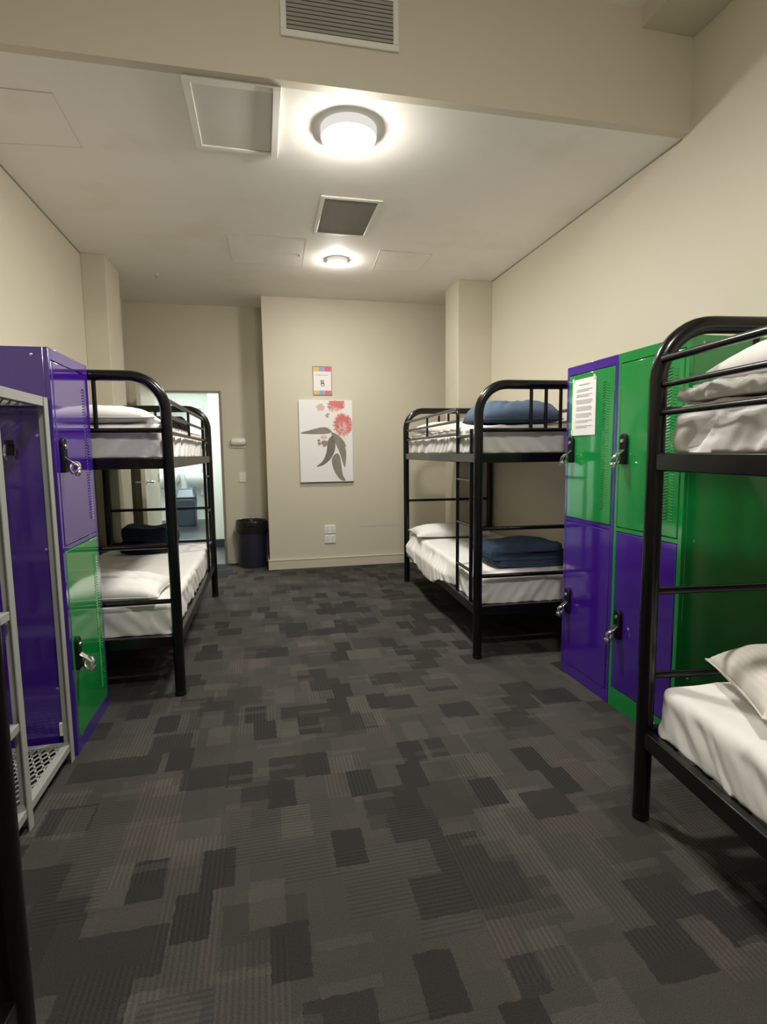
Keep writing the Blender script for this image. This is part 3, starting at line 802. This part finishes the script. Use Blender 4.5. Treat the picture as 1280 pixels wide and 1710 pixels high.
def folded(label, x, y, z, rz, m, width, depth, layers, t, seed, group='folded blankets on the bunk beds', name='folded_blanket', uneven=0.02):
    """serpentine fold: layers in the local x-z plane, extruded along local y"""
    cl = []
    hw_ = width/2
    for k in range(layers):
        zc = t*(k+0.5)
        xs = (-hw_+t*0.5+random.uniform(0, uneven), hw_-t*0.5-random.uniform(0, uneven))
        if k % 2: xs = xs[::-1]
        n = 22
        for i in range(n+1):
            u = i/n
            cl.append((xs[0]+(xs[1]-xs[0])*u, zc + 0.10*t*sin(u*pi*2+seed+k)))
        if k < layers-1:
            sgn = 1 if xs[1] > 0 else -1
            for i in range(1, 8):
                a = -pi/2+pi*i/8
                cl.append((xs[1]+sgn*t*0.5*cos(a), zc+t*0.5+t*0.5*sin(a)))
    N = len(cl); up = []; dn = []
    for i in range(N):
        a = Vector(cl[max(0, i-1)]); b = Vector(cl[min(N-1, i+1)])
        tv = (b-a).normalized(); nv = Vector((-tv.y, tv.x))
        hth = t*0.455
        if i == 0 or i == N-1: hth *= 0.55
        p = Vector(cl[i])
        up.append(p+nv*hth); dn.append(p-nv*hth)
    outl = up+dn[::-1]
    P = len(outl)
    S = 26
    vs = []; fs = []
    zmin = min(p.y for p in outl)
    H = layers*t
    for s in range(S+1):
        yv = -depth/2+depth*s/S
        e = min(s, S-s)/3.0
        sh = 1-0.035*max(0, 1-e)**2
        for p in outl:
            q = Vector((p.x*sh, yv, (p.y-zmin)*(1 - 0.06*max(0, 1-e)**2)))
            kk = (q.z/H)
            n1 = nz(Vector((q.x*6+seed, q.y*6, q.z*8)))
            q.x += 0.010*nz(Vector((seed*2.0, q.y*7, q.z*20)))
            q.y += 0.012*nz(Vector((q.x*6, seed*3.0, q.z*25)))
            q.z += kk*0.012*n1 + kk*(0.010*cos(q.x/hw_*1.5)*1.2 - 0.006)
            q.z = max(q.z, 0.0)
            vs.append(q)
    for s in range(S):
        for i in range(P):
            j = (i+1) % P
            fs.append((s*P+i, s*P+j, (s+1)*P+j, (s+1)*P+i))
    fs.append(tuple(range(P))[::-1]); fs.append(tuple(S*P+i for i in range(P)))
    o = MB().add(vs, fs).build(name, m, None, (x, y, z), rotz=rz, angle=70)
    return tag(o, label, 'blanket', group)

zRu, zRl = tops[('R', 'upper')]+0.004, tops[('R', 'lower')]+0.004
zLu, zLl = tops[('L', 'upper')]+0.004, tops[('L', 'lower')]+0.004
zNu, zNl = tops[('N', 'upper')]+0.004, tops[('N', 'lower')]+0.004
pillow('white pillow on the upper bunk beside the far lockers', 1.66, 4.70, zRu+0.001, radians(-3), 1, h=0.075, wr=1.2)
pillow('white pillow at the far end of the lower bunk with the navy blanket', 1.64, 4.72, zRl+0.001, radians(-5), 2, h=0.075)
pillow('white pillow on the upper bunk before the doorway', -0.86, 3.17, zLu+0.001, radians(3), 3, h=0.072)
pillow('white pillow on the lower bunk before the doorway', -0.86, 3.19, zLl+0.001, radians(-4), 4, h=0.085, wr=1.3)
pillow('large white pillow on the nearest lower bunk', 1.62, 1.15, zNl+0.004, radians(-25), 5, h=0.125, a=0.33, b=0.21, hb=0.065, wr=1.3, m='pillowstripe', pinch=0.6)
folded('folded navy blanket in thick layers on the far lower bunk', 1.70, 3.42, zRl+0.001, radians(-2), 'navy', 0.54, 0.36, 3, 0.050, 1.0)
folded('dark navy folded blanket on the lower bunk before the doorway', -0.925, 4.62, zLl+0.001, radians(2), 'inkblue', 0.43, 0.32, 2, 0.098, 2.0)
folded('dark brown folded blanket lying on the upper bunk before the doorway', -0.80, 4.36, zLu+0.001, radians(4), 'darkbl', 0.53, 0.46, 2, 0.058, 3.0)
pillow('dusty blue blanket bundle on the upper bunk beside the far lockers', 1.548, 3.26, zRu+0.006, radians(-3), 7, m='blue', a=0.258, b=0.19, h=0.120, hb=0.025, pw=4.5, pinch=-0.9,
       name='folded_blanket', cat='blanket', group='folded blankets on the bunk beds', crease=0.012, wr=1.5)

# quilt and pillow on the nearest upper bunk
Mn = bed_mat('N')
def quilt():
    sx, sy, th = 0.785, 1.955, 0.045
    c = Mn @ Vector((BW/2, BL/2, zNu+0.002))
    vs, fs = rbox_grid(sx, sy, th, 0.021, 64, 260, 8)
    out = []
    for (p, n) in vs:
        edge = max(0.0, 1-min(sx/2-abs(p.x), sy/2-abs(p.y))/0.09)
        k = 0.005*nz(Vector((p.x*8, p.y*8, 4.0))) + 0.010*edge*nz(Vector((p.x*14+2, p.y*19, p.z*16))) + 0.006*edge*nz(Vector((p.x*30, p.y*52+p.z*30, 7.0)))
        q = p+n*k
        q.z = q.z*(1+0.10*edge*nz(Vector((p.x*20, p.y*20, 1.0))))
        q.z = max(q.z, 0.001)
        q.x = max(-0.4015, min(0.4015, q.x)); q.y = max(-sy/2-0.008, min(sy/2+0.008, q.y))
        out.append(q)
    t = MB().add(out, fs).build('quilt', 'sheet', None, c, rotz=an, weld=True, angle=80)
    st = [(-sx/2+0.035, -sy/2+0.05, th+0.003), (-sx/2+0.035, sy/2-0.05, th+0.003)]
    pts = [(-sx/2+0.035, -sy/2+0.05+i*(sy-0.10)/60, th-0.001+0.002*sin(i*1.3)) for i in range(61)]
    MB().tube(pts, 0.0035, 6).build('stitched_hem', 'sheet', t)
    return tag(t, 'white quilt lying on the nearest upper bunk', 'quilt')
quilt()
p = Mn @ Vector((0.40, BL-0.33, 0))
pillow('white pillow on the quilt of the nearest upper bunk', p.x, p.y, zNu+0.050, an+radians(-8), 11, h=0.105, a=0.34, b=0.23, hb=0.032)

# ------------------------------------------------------------------ lockers
def door_panel(t, x0, x1, z0, z1, m, perf=True):
    d_ = MB().box((x0, -0.002, z0), (x1, 0.016, z1)).build('door', m, t, bevel=0.004)
    if perf:
        s = MB()
        xr = x1-0.045
        n = int((z1-z0-0.13)/0.0125)
        for i in range(n):
            z = z0+0.07+i*0.0125
            for (xa, sg) in ((xr-0.040, 1), (xr-0.008, -1)):
                s.add([(xa, -0.0022, z), (xa+0.024, -0.0022, z+0.005*sg), (xa+0.024, -0.0048, z+0.005*sg+0.003), (xa, -0.0048, z+0.003), (xa, -0.0022, z+0.0055), (xa+0.024, -0.0022, z+0.005*sg+0.0055)],
                      [(0,1,2,3),(3,2,5,4)])
        s.build('vent_slots', m, d_, smooth=False)
    return d_
def latch(d_, x, z, flip=1):
    pts = [(x-0.024, z-0.072), (x+0.024, z-0.072), (x+0.024, z+0.045)] + [(x+0.024*cos(a), z+0.045+0.024*sin(a)) for a in [i*pi/8 for i in range(1, 8)]] + [(x-0.024, z+0.045)]
    MB().prism(pts, -0.016, -0.002, 'xz').build('latch_plate', 'rubber', d_, bevel=0.004)
    MB().lathe([(0.008, -0.022), (0.010, -0.018), (0.010, -0.016)], 14, (x, 0, z+0.035), 'y').build('lock_barrel', 'chrome', d_)
    # hasp standing off the plate, with a small padlock ring hanging on it
    h_ = MB().add([(x-0.017, -0.016, z-0.005), (x+0.017, -0.016, z-0.005), (x+0.014, -0.062, z-0.042), (x-0.014, -0.062, z-0.042),
                   (x-0.017, -0.016, z-0.011), (x+0.017, -0.016, z-0.011), (x+0.014, -0.062, z-0.049), (x-0.014, -0.062, z-0.049)],
                  [(0,1,2,3),(7,6,5,4),(0,4,5,1),(3,2,6,7),(0,3,7,4),(1,5,6,2)])
    ring = [(x+0.010*sin(a), -0.046+0.016*cos(a), z-0.052+0.020*sin(a)) for a in [i*2*pi/16 for i in range(17)]]
    h_.tube(ring, 0.0085, 8, caps=False)
    h_.lathe([(0.006, -0.014), (0.013, -0.010), (0.014, 0.0), (0.013, 0.010), (0.006, 0.014)], 14, (x, -0.058, z-0.074), 'x')
    h_.build('hasp', 'chrome', d_, bevel=0.001)
def locker(label, W, H, body, top, bottom, loc, rz, plinth, perf_low=False, sides=(1,)):
    t = thing('locker', label, 'locker', loc, rz, 'two-door steel lockers')
    D = 0.50
    st = 0.022
    zm = 0.875
    MB().box((0.0005, 0.018, 0.0), (W-0.0005, D, H)).build('cabinet', body, t, bevel=0.003)
    f = MB().box((0.0005, 0.0, 0), (st, 0.018, H)).box((W-st, 0.0, 0), (W-0.0005, 0.018, H)).box((st, 0.0, H-0.045), (W-st, 0.018, H)).box((st, 0.0, 0), (W-st, 0.018, plinth)).box((st, 0.0, zm-0.009), (W-st, 0.018, zm+0.009))
    f.build('front_frame', body, t, bevel=0.0015)
    g_ = 0.003
    d1 = door_panel(t, st+g_, W-st-g_, zm+0.009+g_, H-0.045-g_, top, True)
    d2 = door_panel(t, st+g_, W-st-g_, plinth+g_, zm-0.009-g_, bottom, perf_low)
    latch(d1, 0.066, 1.255); latch(d2, 0.066, 0.425)
    sc2 = MB()
    for z in (H-0.03, H-0.34, 0.88, 0.30):
        for y in (0.06, D-0.06):
            for (x, sgn) in [((0.0, -1), (W, 1))[k_] for k_ in sides]:
                sc2.lathe([(0.006, -0.002), (0.006, 0.0), (0.003, 0.002)] if sgn > 0 else [(0.003, -0.002), (0.006, 0.0), (0.006, 0.002)], 10, (x, y, z), 'x')
    sc2.build('screws', 'chrome', t)
    return t
HL = 1.690
YL0 = 2.745; WR = 0.440
locker('purple framed locker with green upper door and a paper notice', WR-0.002, HL, 'purple', 'green', 'purple', (1.632, YL0, 0), radians(-90), 0.060, False, (0,))
locker('green framed locker with green upper and purple lower door beside the nearest bunk', WR-0.002, HL, 'green', 'green', 'purple', (1.632, YL0-WR, 0), radians(-90), 0.095)
locker('purple locker with green lower door beside the grey luggage rack', 0.485, 1.672, 'purple', 'purple', 'green', (-0.794, 2.407, 0), radians(90), 0.060, True, (0,))

# paper notice taped to the locker door
nt_ = thing('paper_notice', 'white printed sheet taped on the green locker door', 'notice', (1.632-0.0035, 2.576, 1.4705), radians(-90))
nw, nh = 0.105, 0.1445
MB().add([(-nw, -0.003, -nh), (nw, -0.002, -nh), (nw, -0.002, nh), (-nw, -0.002, nh), (-nw, -0.001, -nh), (nw, -0.001, -nh), (nw, -0.001, nh), (-nw, -0.001, nh)],
         [(0,1,2,3),(7,6,5,4),(0,4,5,1),(3,2,6,7),(0,3,7,4),(1,5,6,2)]).build('paper_sheet', 'paper', nt_, smooth=False)
ln = MB()
def wline(z, x0, x1, h_=0.0035):
    x = x0
    while x < x1-0.006:
        w_ = random.uniform(0.005, 0.016); ln.box((x, -0.0038, z), (min(x+w_, x1), -0.0028, z+h_)); x += w_+0.003
wline(0.112, -0.045, 0.050, 0.0055)
z = 0.088
for par in (2, 2, 3, 3, 3, 2, 2):
    for k in range(par):
        wline(z, -0.070+0.008*random.random(), 0.075 - (0.05*random.random() if k == par-1 else 0)); z -= 0.0078
    z -= 0.0115
ln.build('printed_text', 'ink', nt_, smooth=False)
for (x, z) in ((nw-0.014, nh-0.004), (-nw+0.004, -nh+0.016), (-nw+0.010, nh-0.006)):
    MB().box((x-0.008, -0.0045, z-0.010), (x+0.008, -0.0030, z+0.014)).build('tape', 'tape', nt_, smooth=False)

# ------------------------------------------------------------------ grey luggage rack
rk = thing('luggage_rack', 'grey steel luggage rack with mesh shelf beside the purple locker', 'rack', (0, 0, 0))
RX0, RX1 = -1.30, -0.80
ys = (2.365, 1.945, 1.42)
for y in ys:
    for (x, sg) in ((RX1, -1), (RX0, 1)):
        # angle-iron post: two thin flanges
        a_ = MB().box((min(x, x+sg*0.004), y-0.018, 0), (max(x, x+sg*0.004), y+0.018, 1.475)).box((min(x+sg*0.004, x+sg*0.036), y+0.014, 0), (max(x+sg*0.004, x+sg*0.036), y+0.018, 1.475))
        a_.build('post', 'grey', rk, bevel=0.0008)
def rail(a, b, nm='rail'): box_obj(nm, a, b, 'grey', rk, bevel=0.002)
for (z0, z1) in ((1.440, 1.476), (0.052, 0.082)):
    rail((RX1-0.034, ys[2]-0.018, z0), (RX1-0.004, ys[0]+0.014, z1), 'front_rail')
    rail((RX0+0.004, ys[2]-0.018, z0), (RX0+0.034, ys[0]+0.014, z1), 'back_rail')
    for y in ys: rail((RX0+0.036, y-0.016, z0+0.002), (RX1-0.036, y+0.012, z1-0.002), 'end_bar')
for z in (0.37, 0.745, 1.10):
    rail((RX1-0.034, ys[2], z-0.014), (RX1-0.004, ys[1]-0.018, z+0.014), 'shelf_rail')
    rail((RX0+0.004, ys[2], z-0.014), (RX0+0.034, ys[1]-0.018, z+0.014), 'shelf_rail')
    box_obj('shelf', (RX0+0.036, ys[2]+0.02, z), (RX1-0.036, ys[1]-0.022, z+0.012), 'grey', rk, bevel=0.002)
def lattice(z, y0, y1):
    """expanded metal: flattened diamonds"""
    mb = MB(); x0, x1 = RX0+0.034, RX1-0.034
    dx, dy = 0.030, 0.062
    w_ = 0.0035
    def clipseg(ax, ay, bx, by):
        t0, t1 = 0.0, 1.0
        for (p0, dd, lo, hi) in ((ax, bx-ax, x0, x1), (ay, by-ay, y0, y1)):
            if abs(dd) < 1e-9: 
                if p0 < lo or p0 > hi: return None
                continue
            ta, tb = (lo-p0)/dd, (hi-p0)/dd
            if ta > tb: ta, tb = tb, ta
            t0, t1 = max(t0, ta), min(t1, tb)
        if t1-t0 < 1e-4: return None
        return (ax+(bx-ax)*t0, ay+(by-ay)*t0, ax+(bx-ax)*t1, ay+(by-ay)*t1)
    Lx, Ly = x1-x0, y1-y0
    nn = int(Lx/dx+Ly/dy)+2
    sl = dx/dy
    for k in range(-nn, nn+1):
        for sg in (1, -1):
            ax = x0 + k*dx; ay = y0; bx = ax + sg*sl*Ly; by = y1
            s_ = clipseg(ax, ay, bx, by)
            if not s_: continue
            a = Vector((s_[0], s_[1], 0)); b = Vector((s_[2], s_[3], 0)); dv = (b-a).normalized(); n_ = Vector((-dv.y, dv.x, 0))*w_
            vs = [a+n_, b+n_, b-n_, a-n_]
            mb.add([(v_.x, v_.y, z) for v_ in vs]+[(v_.x, v_.y, z+0.003) for v_ in vs], [(3,2,1,0),(4,5,6,7),(0,1,5,4),(1,2,6,5),(2,3,7,6),(3,0,4,7)])
    mb.build('mesh_shelf', 'grey', rk, smooth=False)
lattice(0.076, ys[1], ys[0]-0.016); lattice(0.076, ys[2]+0.01, ys[1])
lattice(1.452, ys[1], ys[0]-0.016); lattice(1.452, ys[2]+0.01, ys[1])
box_obj('tab_bracket', (-0.850, 2.381, 0.105), (-0.826, 2.398, 0.160), 'plastic', rk, bevel=0.002)
hk = thing('coat_hook', 'small black coat hook fixed on the purple locker side', 'hook', (-0.955, 2.4055, 1.285))
box_obj('hook_plate', (-0.014, -0.004, -0.03), (0.014, 0, 0.03), 'black', hk, bevel=0.003)
MB().tube([(0, -0.004, 0.01), (0, -0.03, 0.012), (0.004, -0.05, -0.004), (0.006, -0.056, -0.03), (0.006, -0.045, -0.042), (0.006, -0.034, -0.036)], 0.005, 8).build('hook_arm', 'chrome', hk)

# ------------------------------------------------------------------ world, camera, colour
wd = bpy.data.worlds.new('world'); SC.world = wd; wd.use_nodes = True
wd.node_tree.nodes['Background'].inputs[0].default_value = (0.5, 0.48, 0.44, 1)
wd.node_tree.nodes['Background'].inputs[1].default_value = 0.05

cam = bpy.data.cameras.new('camera'); co = bpy.data.objects.new('camera', cam); COL.objects.link(co)
yaw, pitch, roll = radians(12.388), radians(-6.2), radians(-0.682)
fwd = Vector((sin(yaw)*cos(pitch), cos(yaw)*cos(pitch), sin(pitch)))
rt = Vector((cos(yaw), -sin(yaw), 0)); upv = rt.cross(fwd)
r_ = rt*cos(roll)+upv*sin(roll); u_ = -rt*sin(roll)+upv*cos(roll)
mw = Matrix(((r_.x, u_.x, -fwd.x, 0), (r_.y, u_.y, -fwd.y, 0), (r_.z, u_.z, -fwd.z, 1.25), (0, 0, 0, 1)))
co.matrix_world = mw
cam.sensor_fit = 'HORIZONTAL'; cam.sensor_width = 36.0; cam.lens = 36.0*915.76/1280.0
cam.clip_start = 0.02; cam.clip_end = 60
SC.camera = co

vs_ = SC.view_settings
vs_.view_transform = 'Standard'; vs_.look = 'None'; vs_.exposure = 1.68; vs_.gamma = 1.0
vs_.use_curve_mapping = False
try:
    SC.cycles.max_bounces = 8; SC.cycles.diffuse_bounces = 6; SC.cycles.sample_clamp_indirect = 6.0
    SC.cycles.use_denoising = True
except Exception: pass
